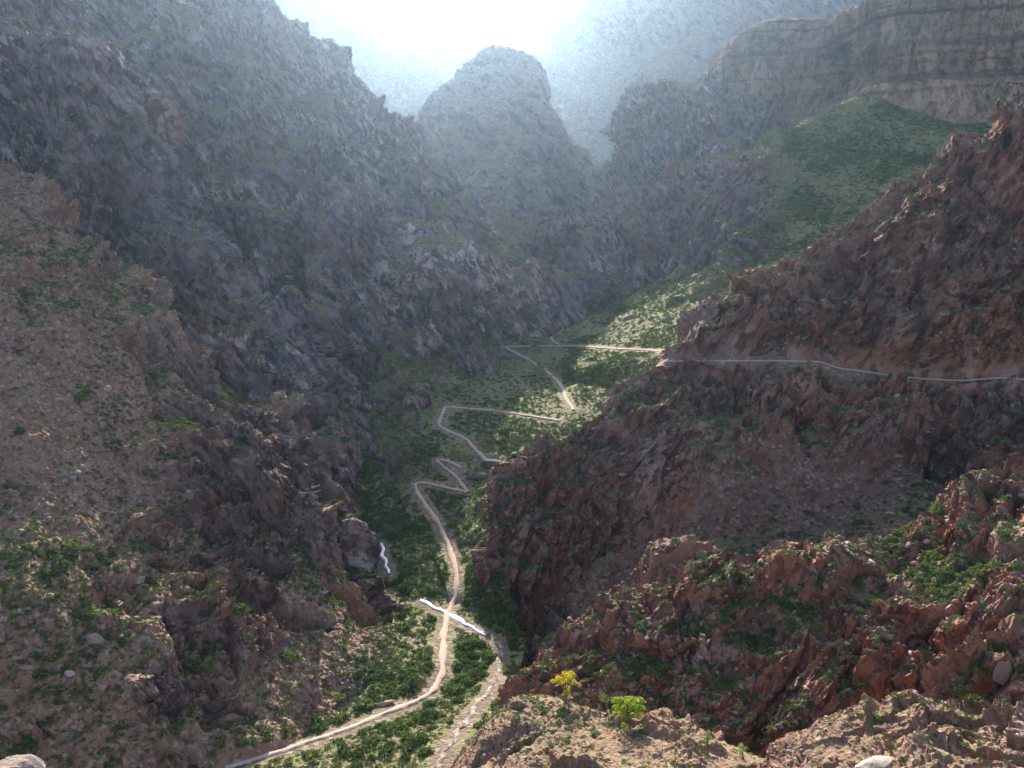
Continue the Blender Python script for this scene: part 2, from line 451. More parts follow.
patch('red_ridge', [
    [(478,612,228),(482,560,235),(490,500,246),(510,465,254),(545,440,262),(600,400,274,.7),(660,364,288,.3,.6),(700,332,294,.4),(740,302,300,.7),(800,260,303),(870,215,304),(940,170,303),(1024,125,300),(1150,60,295),(1350,0,290)],
    [(480,614,227),(492,570,233),(505,520,240),(530,480,247),(570,445,256),(620,405,268),(675,370,282),(720,350,283),(770,330,284),(830,300,284),(890,270,283),(950,240,282),(1024,210,280),(1150,160,275),(1350,120,270)],
    [(483,616,226),(500,585,230),(520,545,236),(550,505,242),(590,470,250),(640,430,260),(690,385,272),(740,368,273),(790,366,271),(840,368,269),(900,378,266),(960,381,263),(1024,381,260),(1150,370,254),(1350,360,250)],
    [(487,620,224),(510,605,228),(535,580,232),(570,545,238),(610,515,243),(660,480,249),(710,455,251,.5,.5),(760,440,252,.5,.5),(810,435,251,.5,.5),(860,435,249,.6),(910,435,247),(970,430,245),(1024,425,243),(1150,410,237),(1350,400,232)],
    [(495,635,217),(520,630,222),(550,620,226,.4),(590,605,230,.3),(630,590,232,.2,.4),(680,565,234,.2,.5),(730,545,235,.2,.5),(780,530,235,.3,.4),(840,515,235,.3),(890,500,234,.3),(940,485,233,.5),(1024,465,230),(1150,450,226),(1350,440,222)],
    [(520,665,205,.3,.8),(600,640,210,.2,.6),(700,600,212,.2,.5),(800,580,212,.2,.5),(900,550,212,.3),(1024,510,210),(1350,480,200)]], 560, 760, M_RED, .88, .35, k=.95, amp=1.1, spur=5, dip=-30, back=((12, -6), (40, -50)))
patch('near_ridge', [
    [(492,702,168),(520,670,172),(560,650,174),(600,622,176),(650,590,177),(690,573,176),(740,584,174),(800,570,173),(850,562,172),(900,548,172),(960,520,172),(1024,492,170),(1150,450,165),(1350,420,160)],
    [(498,712,163),(530,690,163),(570,675,163),(610,655,164),(655,630,164),(700,615,164),(750,620,163,.5,.5),(800,612,162,.4,.6),(850,605,161,.5,.5),(900,592,160,.5),(950,570,158,.5),(1024,540,156,.5),(1150,510,150),(1350,480,146)],
    [(505,728,157),(540,712,155),(580,700,154),(620,690,153),(665,680,153),(710,675,152),(760,672,151),(810,665,150),(860,655,149),(910,640,147),(960,620,145),(1024,600,142),(1150,580,136),(1350,560,130)],
    [(520,745,151),(560,730,148),(600,725,146),(640,730,145),(690,740,143),(740,752,141),(790,745,140),(840,728,139),(890,710,137),(950,685,134),(1024,662,130),(1150,640,125),(1350,620,120)],
    [(540,790,140),(620,790,136),(700,800,132),(800,790,130),(900,770,127),(1024,740,120),(1150,720,115),(1350,700,110)]], 460, 720, M_RED, .9, .35, k=1.35, amp=.66, spur=3, dip=-30, back=((8, -3), (30, -34)))
patch('foreground_knoll', [
    [(425,795,140),(455,757,138),(480,730,136),(515,705,134),(545,700,133),(575,706,131),(610,716,129),(650,722,127),(700,735,124),(740,750,121),(790,772,118),(860,810,112)],
    [(390,840,128),(450,790,126),(500,760,122),(550,745,120),(600,745,117),(650,750,115),(700,765,112),(760,790,108),(840,830,104)],
    [(360,900,112),(500,830,108),(600,815,102),(700,830,98),(820,880,95)],
    [(300,1100,80),(600,1100,75),(850,1100,72)]], 300, 420, M_TAN, .36, .24, k=1.8, amp=.42, back=((5, -3), (22, -26)))
patch('foreground_outcrop', [
    [(750,790,84),(775,766,82),(800,747,80),(830,734,79),(860,719,78),(890,708,77),(920,696,76),(945,702,75),(965,712,74),(1000,715,73),(1040,716,72),(1250,740,70)],
    [(740,830,72),(780,800,71),(820,780,70),(870,762,68),(920,750,67),(970,754,66),(1040,758,64),(1250,790,62)],
    [(760,860,60),(850,835,58),(920,815,56),(1000,815,55),(1250,850,53)],
    [(800,1100,38),(1000,1100,36),(1250,1100,34)]], 320, 420, M_TAN, .92, .2, k=2.4, amp=.20, dip=65, back=((4, -2), (22, -34)))

patch('foreground_ledge', [
    [(-220,790,66),(-100,784,64),(-20,779,63),(40,780,62),(90,800,61)],
    [(-220,850,56),(-100,840,54),(0,838,53),(100,860,52)],
    [(-220,1000,40),(0,1000,38),(140,1000,37)]], 60, 90, M_TAN, .5, .2, k=2.4, amp=.08, back=((3, -2), (15, -26)))
SIDED = {'foreground_ledge', 'dome_butte', 'spur_wall', 'sandstone_mesa', 'gorge_wall', 'foreground_knoll', 'foreground_outcrop'}
BASE = {}
for nm, p in PATCH.items():
    n, m = p['n'], p['m']
    G = loft(p['rows'], n, m, p['rock'], p['green'], p['back'], p['skirt'], nm in SIDED)
    BASE[nm] = G

def blur(P, r):
    for ax in (0, 1):
        pad = [(0, 0)] * 3; pad[ax] = (r + 1, r)
        c = np.cumsum(np.pad(P, pad, mode='edge'), axis=ax)
        k = 2 * r + 1
        P = (np.take(c, np.arange(k, c.shape[ax]), axis=ax) - np.take(c, np.arange(0, c.shape[ax] - k), axis=ax)) / k
    return P

def grid_normals(P):
    du = np.gradient(P, axis=1); dv = np.gradient(P, axis=0)
    N = np.cross(dv, du)
    N /= np.maximum(np.linalg.norm(N, axis=2, keepdims=True), 1e-9)
    s = np.sign((N * (np.array([0, -.6, .8]))).sum(axis=2, keepdims=True))
    if s.mean() < 0: N = -N
    return N

# ------------------------------------------------------------------ trail lines, found on the undisplaced ground
def bvh_of(names, step=6):
    V, Fc, off = [], [], 0
    for nm in names:
        g = BASE[nm][::step, ::step, :3]
        f = grid_faces(*g.shape[:2])
        V.append(g.reshape(-1, 3)); Fc.append(f + off); off += g.shape[0] * g.shape[1]
    V = np.concatenate(V); Fc = np.concatenate(Fc)
    return BVHTree.FromPolygons(V.tolist(), Fc.tolist())

def px_line(pts, step=3.0):
    P = np.array(pts, float)
    out = [P[0]]
    for a, b in zip(P[:-1], P[1:]):
        n_ = max(1, int(np.linalg.norm(b - a) / step))
        for i in range(1, n_ + 1):
            out.append(a + (b - a) * i / n_)
    P = np.array(out)
    for _ in range(2):
        P[1:-1] = P[1:-1] * .5 + (P[:-2] + P[2:]) * .25
    return P

def ground_line(pts, names, step=3.0):
    b = bvh_of(names)
    out = []
    for (px, py) in px_line(pts, step):
        d = Vector(at(px, py, 100.0)).normalized()
        h = b.ray_cast(Vector((0, 0, 0)), d, 5000)
        if h[0] is not None:
            out.append(h[0][:])
    P = np.array(out)
    for _ in range(3):
        P[1:-1] = P[1:-1] * .5 + (P[:-2] + P[2:]) * .25
    return P

LOW = ['valley_floor', 'scree_slope', 'switchback_hill', 'foreground_knoll']
TR = []
TR.append(('trail', ground_line([(225,768),(262,757),(310,742),(350,728),(385,713),(415,702),(432,692),(441,676),(443,655),(444,630),(448,612),(456,596),(457,570),(450,548),(440,525),(428,508),(418,494),(413,482),(428,483),(448,488),(468,492)], LOW), 2.2))
TR.append(('trail', ground_line([(468,492),(458,478),(446,468),(434,459),(446,460),(462,468)], LOW), 1.7))
TR.append(('trail', ground_line([(492,466),(478,452),(466,438),(450,432),(436,425),(444,413),(442,406),(460,408),(490,410),(530,416),(560,421)], LOW), 2.0))
TR.append(('trail', ground_line([(574,410),(566,398),(560,382),(545,370),(530,360),(514,352),(505,347)], ['switchback_hill', 'green_slope']), 2.2))
TR.append(('trail', ground_line([(500,347),(540,346),(580,346),(620,349),(650,350),(668,352)], ['switchback_hill', 'green_slope']), 2.3))
TR.append(('trail', ground_line([(560,345),(548,338),(566,330),(556,322)], ['switchback_hill', 'green_slope']), 2.0))
TR.append(('trail', ground_line([(664,362),(690,361),(730,361),(780,361),(822,362),(835,368),(880,374),(920,379),(960,381),(1000,378),(1040,381),(1100,384)], ['red_ridge']), 1.45))
TR.append(('creek', ground_line([(380,544),(383,556),(386,566),(390,574)], LOW), 1.9))
TR.append(('creek', ground_line([(420,601),(428,605),(440,611),(458,620),(474,630),(486,636)], LOW), 2.0))
TR.append(('creek_bed', ground_line([(474,628),(492,636),(501,648),(500,668),(492,688),(480,704),(470,716),(456,735),(444,752),(436,775)], LOW), 1.8))
TRP = np.concatenate([t[1] for t in TR])

# ------------------------------------------------------------------ break the landforms into rock
def near_trail(P, rad):
    """0 on a trail .. 1 away from it, on a coarse grid then filled in"""
    n, m = P.shape[:2]
    s = 4
    C = P[::s, ::s].reshape(-1, 3)
    d = np.full(len(C), 1e9)
    lo, hi = C.min(0) - 10, C.max(0) + 10
    T = TRP[((TRP > lo) & (TRP < hi)).all(1)]
    if not len(T): return np.ones((n, m), np.float32)
    for i in range(0, len(C), 4000):
        c = C[i:i + 4000]
        d[i:i + 4000] = np.sqrt(((c[:, None] - T[None]) ** 2).sum(2).min(1))
    D = d.reshape(P[::s, ::s].shape[:2])
    ri = np.clip(np.arange(n) / s, 0, D.shape[0] - 1.001); ci = np.clip(np.arange(m) / s, 0, D.shape[1] - 1.001)
    r0, c0 = ri.astype(int), ci.astype(int)
    fr, fc = (ri - r0)[:, None], (ci - c0)[None]
    r1 = np.minimum(r0 + 1, D.shape[0] - 1); c1 = np.minimum(c0 + 1, D.shape[1] - 1)
    D = (D[r0][:, c0] * (1 - fr) * (1 - fc) + D[r1][:, c0] * fr * (1 - fc) + D[r0][:, c1] * (1 - fr) * fc + D[r1][:, c1] * fr * fc)
    return sstep(rad * .5, rad * 2.2, D)

def rot_y(p, a):
    c, s = math.cos(a), math.sin(a)
    return np.stack([p[:, 0] * c + p[:, 2] * s, p[:, 1], -p[:, 0] * s + p[:, 2] * c], 1)

FINAL = {}
for idx, (nm, p) in enumerate(PATCH.items()):
    G = BASE[nm]
    n, m = p['n'], p['m']
    P = G[:, :, :3]
    rk = np.clip(G[:, :, 3], 0, 1).ravel().astype(np.float32); gr = np.clip(G[:, :, 4], 0, 1).ravel().astype(np.float32)
    N = grid_normals(P).reshape(-1, 3)
    p0 = P.reshape(-1, 3)
    k, amp = p['k'], p['amp']
    q = p0 * k
    # domain warp, then slabs leaning with the foliation
    wv = np.stack([perlin(q * .022, 31), perlin(q * .022, 47), perlin(q * .022, 59)], 1)
    qw = q + wv * 6
    fol = rot_y(qw, R(p['dip'])) * np.array([1, 1, .6])
    rm = sstep(.30, .60, rk + .35 * fbm(q * .06, 4, 5))
    rgh = .55 + .9 * sstep(-.35, .45, fbm(q * .02, 3, 611))
    D = 9.0 * (ridged(fol * .008, 3, 61) - .3) + 5.0 * (ridged(fol * .02, 4, 65) - .3)
    D = D + rgh * 4.2 * facets(fol * .045, 91, 1.3)
    D = D + rgh * 2.1 * facets(fol * .12, 101, 1.3)
    D = D + rgh * 1.3 * facets(fol * .33, 131, 1.3)
    D = D + .7 * facets(fol * .9, 161, 1.2)
    if p['layers']:
        zz = p0 * np.array([.004, .004, 1.0]) * k
        bed = facets(zz * .16 + np.array([.3, .3, 0]), 201, .25) + .6 * facets(zz * .42 + np.array([.3, .3, 0]), 231, .25)
        col_ = facets(p0 * np.array([.07, .07, .012]) * (k / .5), 261, .8) + .5 * facets(p0 * np.array([.17, .17, .03]) * (k / .5), 281, .8)
        D = D * .5 + p['layers'] * (bed + 1.1 * col_) / amp
    D = D - np.average(D)
    soft = 1.1 * fbm(q * .05, 4, 17) + .5 * facets(q * .35, 301, .7) + .25 * facets(q * 1.0, 331, .8)
    disp = amp * (rm * D + (1 - rm) * soft)
    if p['spur']:
        U = np.broadcast_to(np.linspace(0, 1, m)[None], (n, m)).ravel()
        V = np.broadcast_to(np.linspace(0, 1, n)[:, None], (n, m)).ravel()
        wob = fbm(np.stack([q[:, 0] * .012, q[:, 1] * .012, q[:, 2] * .02], 1), 3, 401)
        us = np.stack([U * m / 70.0 + .5 * wob + V * .6, V * 1.0, U * 0 + 3.3], 1)
        sp = (1 - np.abs(perlin(us, 77)) * 2) + .5 * (1 - np.abs(perlin(us * 2.3, 78)) * 2) - .5
        disp = disp + p['spur'] * sp * sstep(0.0, .25, V) * .6
    tm = near_trail(P, 3.8 if nm == 'red_ridge' else 2.4).ravel()
    disp = disp * (.03 + .97 * tm)
    if nm.startswith('sandstone'):
        N = N * np.array([1, 1, .08])
    Q = p0 + N * disp[:, None]
    NB = grid_normals(blur(Q.reshape(n, m, 3), 3)).reshape(-1, 3)
    ledge = sstep(.62, .86, NB[:, 2])
    tm2 = np.clip(tm * (12 if nm == 'red_ridge' else 5), 0, 1)
    rk2 = np.clip(rk - .55 * ledge * sstep(.35, .6, rk), 0, 1) * ((.75 + .25 * tm2) if nm == 'red_ridge' else (.3 + .7 * tm2))
    gr = np.clip(gr + .45 * ledge * (gr > .15), 0, 1.2)
    me = mesh_np(nm, Q, grid_faces(n, m), {'rock': rk2, 'green': gr * tm2})
    o = link(nm, me, p['mat'])
    o['kind'] = 'structure'
    FINAL[nm] = (Q, NB, rk2, gr, tm)

# one broad sheet under everything
n_, m_ = 60, 60
xs = np.linspace(-1400, 1400, m_); ys = np.linspace(-120, 2300, n_)
X, Y = np.meshgrid(xs, ys)
Z = -128 + np.maximum(0, Y - 420) * .10 + np.maximum(0, np.abs(X) - 250) * .25
o = link('ground', mesh_np('ground', np.stack([X, Y, Z], 2).reshape(-1, 3), grid_faces(n_, m_)[:, ::-1], {'rock': np.full(n_ * m_, .2), 'green': np.full(n_ * m_, .5)}), M_HILL)
o['kind'] = 'structure'

# ------------------------------------------------------------------ trails, creek, creek bed
t = NT('trail_dust')
co = t.n('ShaderNodeTexCoord').outputs['Object']
c = t.mix(t.noise(co, .6, 6, .7), (.40, .29, .20), (.54, .42, .31))
bp = t.n('ShaderNodeBump'); bp.inputs['Distance'].default_value = .2
t.l(t.noise(co, 2.5, 5, .7), bp.inputs['Height'])
t.surf(c, .95, bp.outputs[0]); M_TRAIL = t.m
t = NT('creek_gravel')
co = t.n('ShaderNodeTexCoord').outputs['Object']
vc = t.n('ShaderNodeTexVoronoi'); vc.inputs['Scale'].default_value = 1.4; t.l(co, vc.inputs['Vector'])
sp_ = t.n('ShaderNodeSeparateColor'); t.l(vc.outputs['Color'], sp_.inputs[0])
t.surf(t.ramp(sp_.outputs[0], [(.2, (.12, .095, .07)), (.6, (.24, .19, .145)), (.92, (.40, .34, .28))]), .9); M_BED = t.m
t = NT('water')
co = t.n('ShaderNodeTexCoord').outputs['Object']
bp = t.n('ShaderNodeBump'); bp.inputs['Distance'].default_value = .05; bp.inputs['Strength'].default_value = .5
t.l(t.noise(co, 2.0, 3, .6), bp.inputs['Height'])
b = t.surf((.55, .56, .55), .3, bp.outputs[0], .8); M_WATER = t.m

fb = {}
def final_bvh():
    V, Fc, off = [], [], 0
    for nm in ('valley_floor', 'scree_slope', 'switchback_hill', 'green_slope', 'red_ridge', 'foreground_knoll'):
        g = FINAL[nm][0].reshape(PATCH[nm]['n'], PATCH[nm]['m'], 3)[::2, ::2]
        f = grid_faces(*g.shape[:2]); V.append(g.reshape(-1, 3)); Fc.append(f + off); off += len(V[-1])
    return BVHTree.FromPolygons(np.concatenate(V).tolist(), np.concatenate(Fc).tolist())
FB = final_bvh()
ribs = {}
for (kind, L, wd) in TR:
    K = 5
    T = np.gradient(L, axis=0); T[:, 2] = 0
    T /= np.maximum(np.linalg.norm(T, axis=1, keepdims=True), 1e-6)
    for _ in range(4): T[1:-1] = (T[:-2] + T[1:-1] * 2 + T[2:]) / 4
    S = np.stack([T[:, 1], -T[:, 0], T[:, 2] * 0], 1)
    S /= np.maximum(np.linalg.norm(S, axis=1, keepdims=True), 1e-6)
    ww = (.78 if kind == 'trail' else 1.0) * wd * (.92 + .38 * perlin(L * .22, 5) + .35 * perlin(L * .9, 6)) * (1.0 if kind == 'trail' else (.55 + .45 * np.sin(np.linspace(.15, 3.0, len(L)))))
    L = L + S * ((.35 if kind == 'trail' else 1.1) * perlin(L * .35, 8))[:, None]
    C = L.copy()
    lift = {'trail': .32, 'creek': .34, 'creek_bed': .26}[kind]
    V = []
    for j in range(K):
        a = (j / (K - 1) - .5)
        v = C + S * (ww * a * (1 + .35 * perlin(L * 1.1 + j * 7.3, 12)))[:, None]
        v[:, 2] += lift - (.34 if j in (0, K - 1) else 0)
        V.append(v)
    V = np.stack(V, 1)
    ribs.setdefault(kind, []).append(V)
for kind, lst in ribs.items():
    off, VV, FF = 0, [], []
    for V in lst:
        f = grid_faces(V.shape[0], V.shape[1]); VV.append(V.reshape(-1, 3)); FF.append(f + off); off += len(VV[-1])
    o = link(kind, mesh_np(kind, np.concatenate(VV), np.concatenate(FF), smooth=True), {'trail': M_TRAIL, 'creek': M_WATER, 'creek_bed': M_BED}[kind])
    o['kind'] = 'structure'


# ------------------------------------------------------------------ what grows and lies on the ground
names = list(FINAL)
AP = np.concatenate([FINAL[k][0] for k in names]); AN = np.concatenate([FINAL[k][1] for k in names])
AR = np.concatenate([FINAL[k][2] for k in names]); AG = np.concatenate([FINAL[k][3] for k in names])
AT = np.concatenate([FINAL[k][4] for k in names]); AI = np.concatenate([np.full(len(FINAL[k][0]), i) for i, k in enumerate(names)])
PX, PY, PZ = project(AP)
gx, gy = np.floor(PX / 3).astype(int), np.floor(PY / 3).astype(int)
inside = (gx >= 0) & (gx < 342) & (gy >= 0) & (gy < 256)
zb = np.full((256, 342), 1e9)
np.minimum.at(zb, (gy[inside], gx[inside]), PZ[inside])
vis = np.zeros(len(AP), bool)
ii = np.where(inside)[0]
vis[ii] = PZ[ii] < zb[gy[ii], gx[ii]] * 1.01 + 2.0

def leaf_cloud(n, leaf, seed, flat=.75):
    g = np.random.default_rng(seed)
    d = g.normal(size=(n, 3)); d /= np.linalg.norm(d, axis=1, keepdims=True)
    d[:, 2] = np.abs(d[:, 2]) * 1.05 - .12
    lob = g.normal(size=(6, 3)); lob[:, 2] = np.abs(lob[:, 2]); lob /= np.linalg.norm(lob, axis=1, keepdims=True)
    r = (.62 + .38 * np.clip((d @ lob.T).max(1), 0, 1) ** 2) * g.uniform(.35, 1.0, n) ** .45
    c = d * r[:, None] * np.array([1, 1, flat])
    a = g.normal(size=(n, 3)); a /= np.linalg.norm(a, axis=1, keepdims=True)
    b = np.cross(a, g.normal(size=(n, 3))); b /= np.maximum(np.linalg.norm(b, axis=1, keepdims=True), 1e-6)
    s = leaf * g.uniform(.6, 1.3, (n, 1))
    v = np.stack([c - a * s * .6, c + b * s * .5, c + a * s * .9], 1).reshape(-1, 3)
    return v, np.arange(3 * n).reshape(-1, 3)

def rock_shape(seed, sub=2):
    g = np.random.default_rng(seed)
    import bmesh
    bm = bmesh.new(); bmesh.ops.create_icosphere(bm, subdivisions=sub, radius=1.0)
    v = np.array([x.co[:] for x in bm.verts]); f = np.array([[x.index for x in fc.verts] for fc in bm.faces]); bm.free()
    for _ in range(9):
        nrm = g.normal(size=3); nrm /= np.linalg.norm(nrm); h = g.uniform(.45, .8)
        e = v @ nrm - h
        v = v - np.maximum(e, 0)[:, None] * nrm
    v = v * np.array([1, g.uniform(.6, .9), g.uniform(.5, .8)]) * 1.25
    v += g.normal(size=v.shape) * .012
    return v, f

def spread(protos, pts, rad, seed, sink=.1, extra=None):
    g = np.random.default_rng(seed)
    V, Fc, A, off = [], [], [], 0
    which = g.integers(0, len(protos), len(pts))
    for w_, (pv_, pf_) in enumerate(protos):
        ix = np.where(which == w_)[0]
        if not len(ix): continue
        a = g.uniform(0, 6.28, len(ix)); c_, s_ = np.cos(a), np.sin(a)
        x = pv_[None, :, 0] * c_[:, None] - pv_[None, :, 1] * s_[:, None]
        y = pv_[None, :, 0] * s_[:, None] + pv_[None, :, 1] * c_[:, None]
        z = np.broadcast_to(pv_[None, :, 2], x.shape)
        q_ = np.stack([x, y, z], 2) * rad[ix][:, None, None] + pts[ix][:, None, :]
        q_[:, :, 2] -= (rad[ix] * sink)[:, None]
        V.append(q_.reshape(-1, 3)); nv = len(pv_)
        Fc.append((pf_[None] + (np.arange(len(ix)) * nv)[:, None, None]).reshape(-1, 3) + off); off += len(ix) * nv
        A.append(np.repeat(g.uniform(0, 1, len(ix)), nv))
    return np.concatenate(V), np.concatenate(Fc), np.concatenate(A)

def leaf_mat(name, cols, trans=.25):
    t = NT(name)
    oi = t.n('ShaderNodeObjectInfo').outputs['Random']
    f = t.math('FRACT', t.math('ADD', t.attr('tint'), oi))
    cl = t.ramp(f, cols)
    co = t.n('ShaderNodeTexCoord').outputs['Object']
    cl = t.mix(t.noise(co, 3.0, 3, .7), cl, t.mix(.5, cl, (.16, .18, .06)))
    d = t.n('ShaderNodeBsdfDiffuse'); t.l(cl, d.inputs[0])
    tr = t.n('ShaderNodeBsdfTranslucent'); t.l(cl, tr.inputs[0])
    mx = t.n('ShaderNodeMixShader'); mx.inputs[0].default_value = trans
    t.l(d.outputs[0], mx.inputs[1]); t.l(tr.outputs[0], mx.inputs[2]); t.l(mx.outputs[0], t.out.inputs[0])
    return t.m
M_SHRUB = leaf_mat('shrub_leaves', [(0, (.030, .072, .024)), (.3, (.05, .105, .032)), (.55, (.085, .145, .042)), (.8, (.16, .19, .065)), (1, (.038, .085, .032))])
M_LUSH = leaf_mat('lush_leaves', [(0, (.05, .13, .04)), (.5, (.07, .16, .05)), (1, (.10, .17, .05))])
t = NT('boulder_rock')
f = t.math('FRACT', t.math('ADD', t.attr('tint'), t.n('ShaderNodeObjectInfo').outputs['Random']))
co = t.n('ShaderNodeTexCoord').outputs['Object']
c = t.ramp(f, [(0, (.17, .105, .08)), (.3, (.26, .17, .13)), (.6, (.33, .235, .185)), (.9, (.42, .32, .265)), (1, (.14, .09, .07))])
c = t.mix(t.math('MULTIPLY', t.noise(co, 1.8, 6, .75), .6), c, (.15, .10, .08))
bp = t.n('ShaderNodeBump'); bp.inputs['Distance'].default_value = .12
t.l(t.noise(co, 3.0, 6, .7), bp.inputs['Height'])
t.surf(c, .9, bp.outputs[0]); M_BOULDER = t.m

dist = np.linalg.norm(AP, axis=1)
clump = sstep(-.25, .45, fbm(AP * .035, 3, 901))
up = np.clip(AN[:, 2], 0, 1)
nid = {k: i for i, k in enumerate(names)}
okp = (AT > .35) & ~np.isin(AI, [nid['far_canyon_rim'], nid['dome_butte'], nid['sandstone_mesa'], nid['sandstone_cliff'], nid['foreground_ledge']])
wgt = np.where(okp, (.04 + np.clip(AG, 0, 1) ** 1.6) * (1 - .85 * np.clip(AR, 0, 1)) * np.where(AI == nid['valley_floor'], .5 + .5 * clump, .18 + .82 * clump) * sstep(.15, .45, up), 0)
wgt *= np.where(AI == nid['green_slope'], 2.2, np.where(AI == nid['scree_slope'], 1.9, 1.0))
wgt *= np.where(vis, 1.0, .22) * np.where(AI == nid['valley_floor'], .5, 1.0)
pick = RNG.choice(len(AP), 46000, replace=False, p=wgt / wgt.sum())
rad = np.exp(RNG.normal(-.66, .46, len(pick)))
lush = AI[pick] == nid['valley_floor']
rad = np.where(lush, rad * (1.0 + 1.1 * (RNG.uniform(size=len(pick)) < .16)), rad)
rad = np.where(AI[pick] == nid['foreground_outcrop'], rad * .42, rad)
rad = np.where(AI[pick] == nid['foreground_knoll'], rad * .62, rad)
rad = np.maximum(rad, dist[pick] * .0019 * RNG.uniform(.8, 1.5, len(pick)))
score = np.where(vis[pick], rad / dist[pick], 0)
order = np.argsort(-score)
SHRUB_P = [leaf_cloud(150, .30, 50 + i) for i in range(5)]
SHRUB_M = []
WHERE = {'scree_slope': ('green shrub growing on the brown scree slope', 'shrubs on the brown scree slope'),
         'valley_floor': ('green shrub growing on the valley floor beside the trail', 'shrubs on the valley floor'),
         'switchback_hill': ('green shrub growing between the trail switchbacks', 'shrubs between the trail switchbacks'),
         'green_slope': ('green shrub growing on the green slope under the sandstone cliff', 'shrubs on the green slope'),
         'red_ridge': ('green shrub growing on the red rock wall crossed by the level trail', 'shrubs on the red rock wall'),
         'near_ridge': ('green shrub growing on the low red ridge behind the yellow trees', 'shrubs on the low red ridge'),
         'foreground_knoll': ('green shrub growing on the pale knoll in front of the yellow trees', 'shrubs on the pale knoll'),
         'foreground_ledge': ('small green shrub growing on the ledge below the bottom corner', 'shrubs on the corner ledge'),
         'foreground_outcrop': ('small green shrub growing on the tan rock outcrop', 'shrubs on the tan rock outcrop'),
         'gorge_wall': ('green shrub growing on the dark gorge wall', 'shrubs on the gorge wall'),
         'crag_wall': ('green shrub growing on the purple crags above the scree slope', 'shrubs on the purple crags'),
         'spur_wall': ('green shrub growing on the far rock spur', 'shrubs on the far rock spur')}
BWHERE = {'scree_slope': ('pinkish loose boulder lying on the brown scree slope', 'boulders on the brown scree slope'),
          'valley_floor': ('loose pale boulder lying on the valley floor', 'boulders on the valley floor'),
          'switchback_hill': ('loose boulder lying between the trail switchbacks', 'boulders between the trail switchbacks'),
          'green_slope': ('loose boulder lying on the green slope under the sandstone cliff', 'boulders on the green slope'),
          'red_ridge': ('loose boulder lying on the red rock wall crossed by the level trail', 'boulders on the red rock wall'),
          'near_ridge': ('loose boulder lying on the low red ridge behind the yellow trees', 'boulders on the low red ridge'),
          'foreground_knoll': ('loose tan boulder lying on the pale knoll', 'boulders on the pale knoll'),
          'foreground_ledge': ('loose tan block lying on the ledge below the bottom corner', 'boulders on the corner ledge'),
          'foreground_outcrop': ('loose tan block lying on the tan rock outcrop', 'boulders on the tan rock outcrop'),
          'gorge_wall': ('loose boulder lying on the dark gorge wall', 'boulders on the gorge wall'),
          'crag_wall': ('loose boulder lying on the purple crags above the scree slope', 'boulders on the purple crags'),
          'spur_wall': ('loose boulder lying on the far rock spur', 'boulders on the far rock spur')}
def individuals(kind, protos, sel, pk, rd, mat, where, cat, sink):
    mes = [mesh_np(kind, v_, f_, {'tint': np.zeros(len(v_))}) for v_, f_ in protos]
    for me in mes: me.materials.append(mat)
    src = [bpy.data.objects.new(kind, me) for me in mes]
    for c_, i in enumerate(sel):
        o = src[c_ % len(src)].copy()
        col.objects.link(o)
        r_ = float(rd[i])
        o.location = AP[pk[i]] - np.array([0, 0, sink * r_])
        o.scale = (r_, r_, r_ * random.uniform(.85, 1.15))
        o.rotation_euler = (random.uniform(-.15, .15), random.uniform(-.15, .15), random.uniform(0, 6.28))
        lb, gp = where[names[AI[pk[i]]]]
        tag(o, lb, cat, gp)
    for o in src: bpy.data.objects.remove(o)
individuals('shrub', SHRUB_P, order[:290], pick, rad, M_SHRUB, WHERE, 'shrub', .08)
rest = order[290:]
v_, f_, a_ = spread([leaf_cloud(34, .46, 70 + i) for i in range(6)], AP[pick[rest]], rad[rest], 5, .08)
o = link('scrub', mesh_np('scrub', v_, f_, {'tint': a_}), M_SHRUB)
o['kind'] = 'stuff'; o['label'] = 'small scattered desert scrub on the canyon slopes'

# loose rock
bw = np.where(okp, np.isin(AI, [nid['scree_slope']]) * 1.0 + np.isin(AI, [nid['red_ridge'], nid['near_ridge'], nid['foreground_outcrop'], nid['crag_wall'], nid['gorge_wall']]) * .25 + .10, 0)
streak = sstep(-.1, .5, fbm(np.stack([AP[:, 0] * .06, AP[:, 1] * .06, AP[:, 2] * .015], 1), 3, 955))
bw *= (.12 + streak) * sstep(.1, .4, up) * np.where(vis, 1, .2)
bpick = RNG.choice(len(AP), 15000, replace=False, p=bw / bw.sum())
brad = np.exp(RNG.normal(-1.05, .42, len(bpick)))
brad = np.where(AI[bpick] == nid['foreground_outcrop'], brad * .6, brad)
brad = np.maximum(brad, dist[bpick] * .0012)
bord = np.argsort(-np.where(vis[bpick], brad / dist[bpick], 0))
individuals('boulder', [rock_shape(20 + i) for i in range(6)], bord[:270], bpick, brad, M_BOULDER, BWHERE, 'boulder', .35)
rest = bord[270:]
v_, f_, a_ = spread([rock_shape(40 + i, 1) for i in range(6)], AP[bpick[rest]], brad[rest], 9, .25)
o = link('rubble', mesh_np('rubble', v_, f_, {'tint': a_}), M_BOULDER)
o['kind'] = 'stuff'; o['label'] = 'loose stones strewn over the slopes'

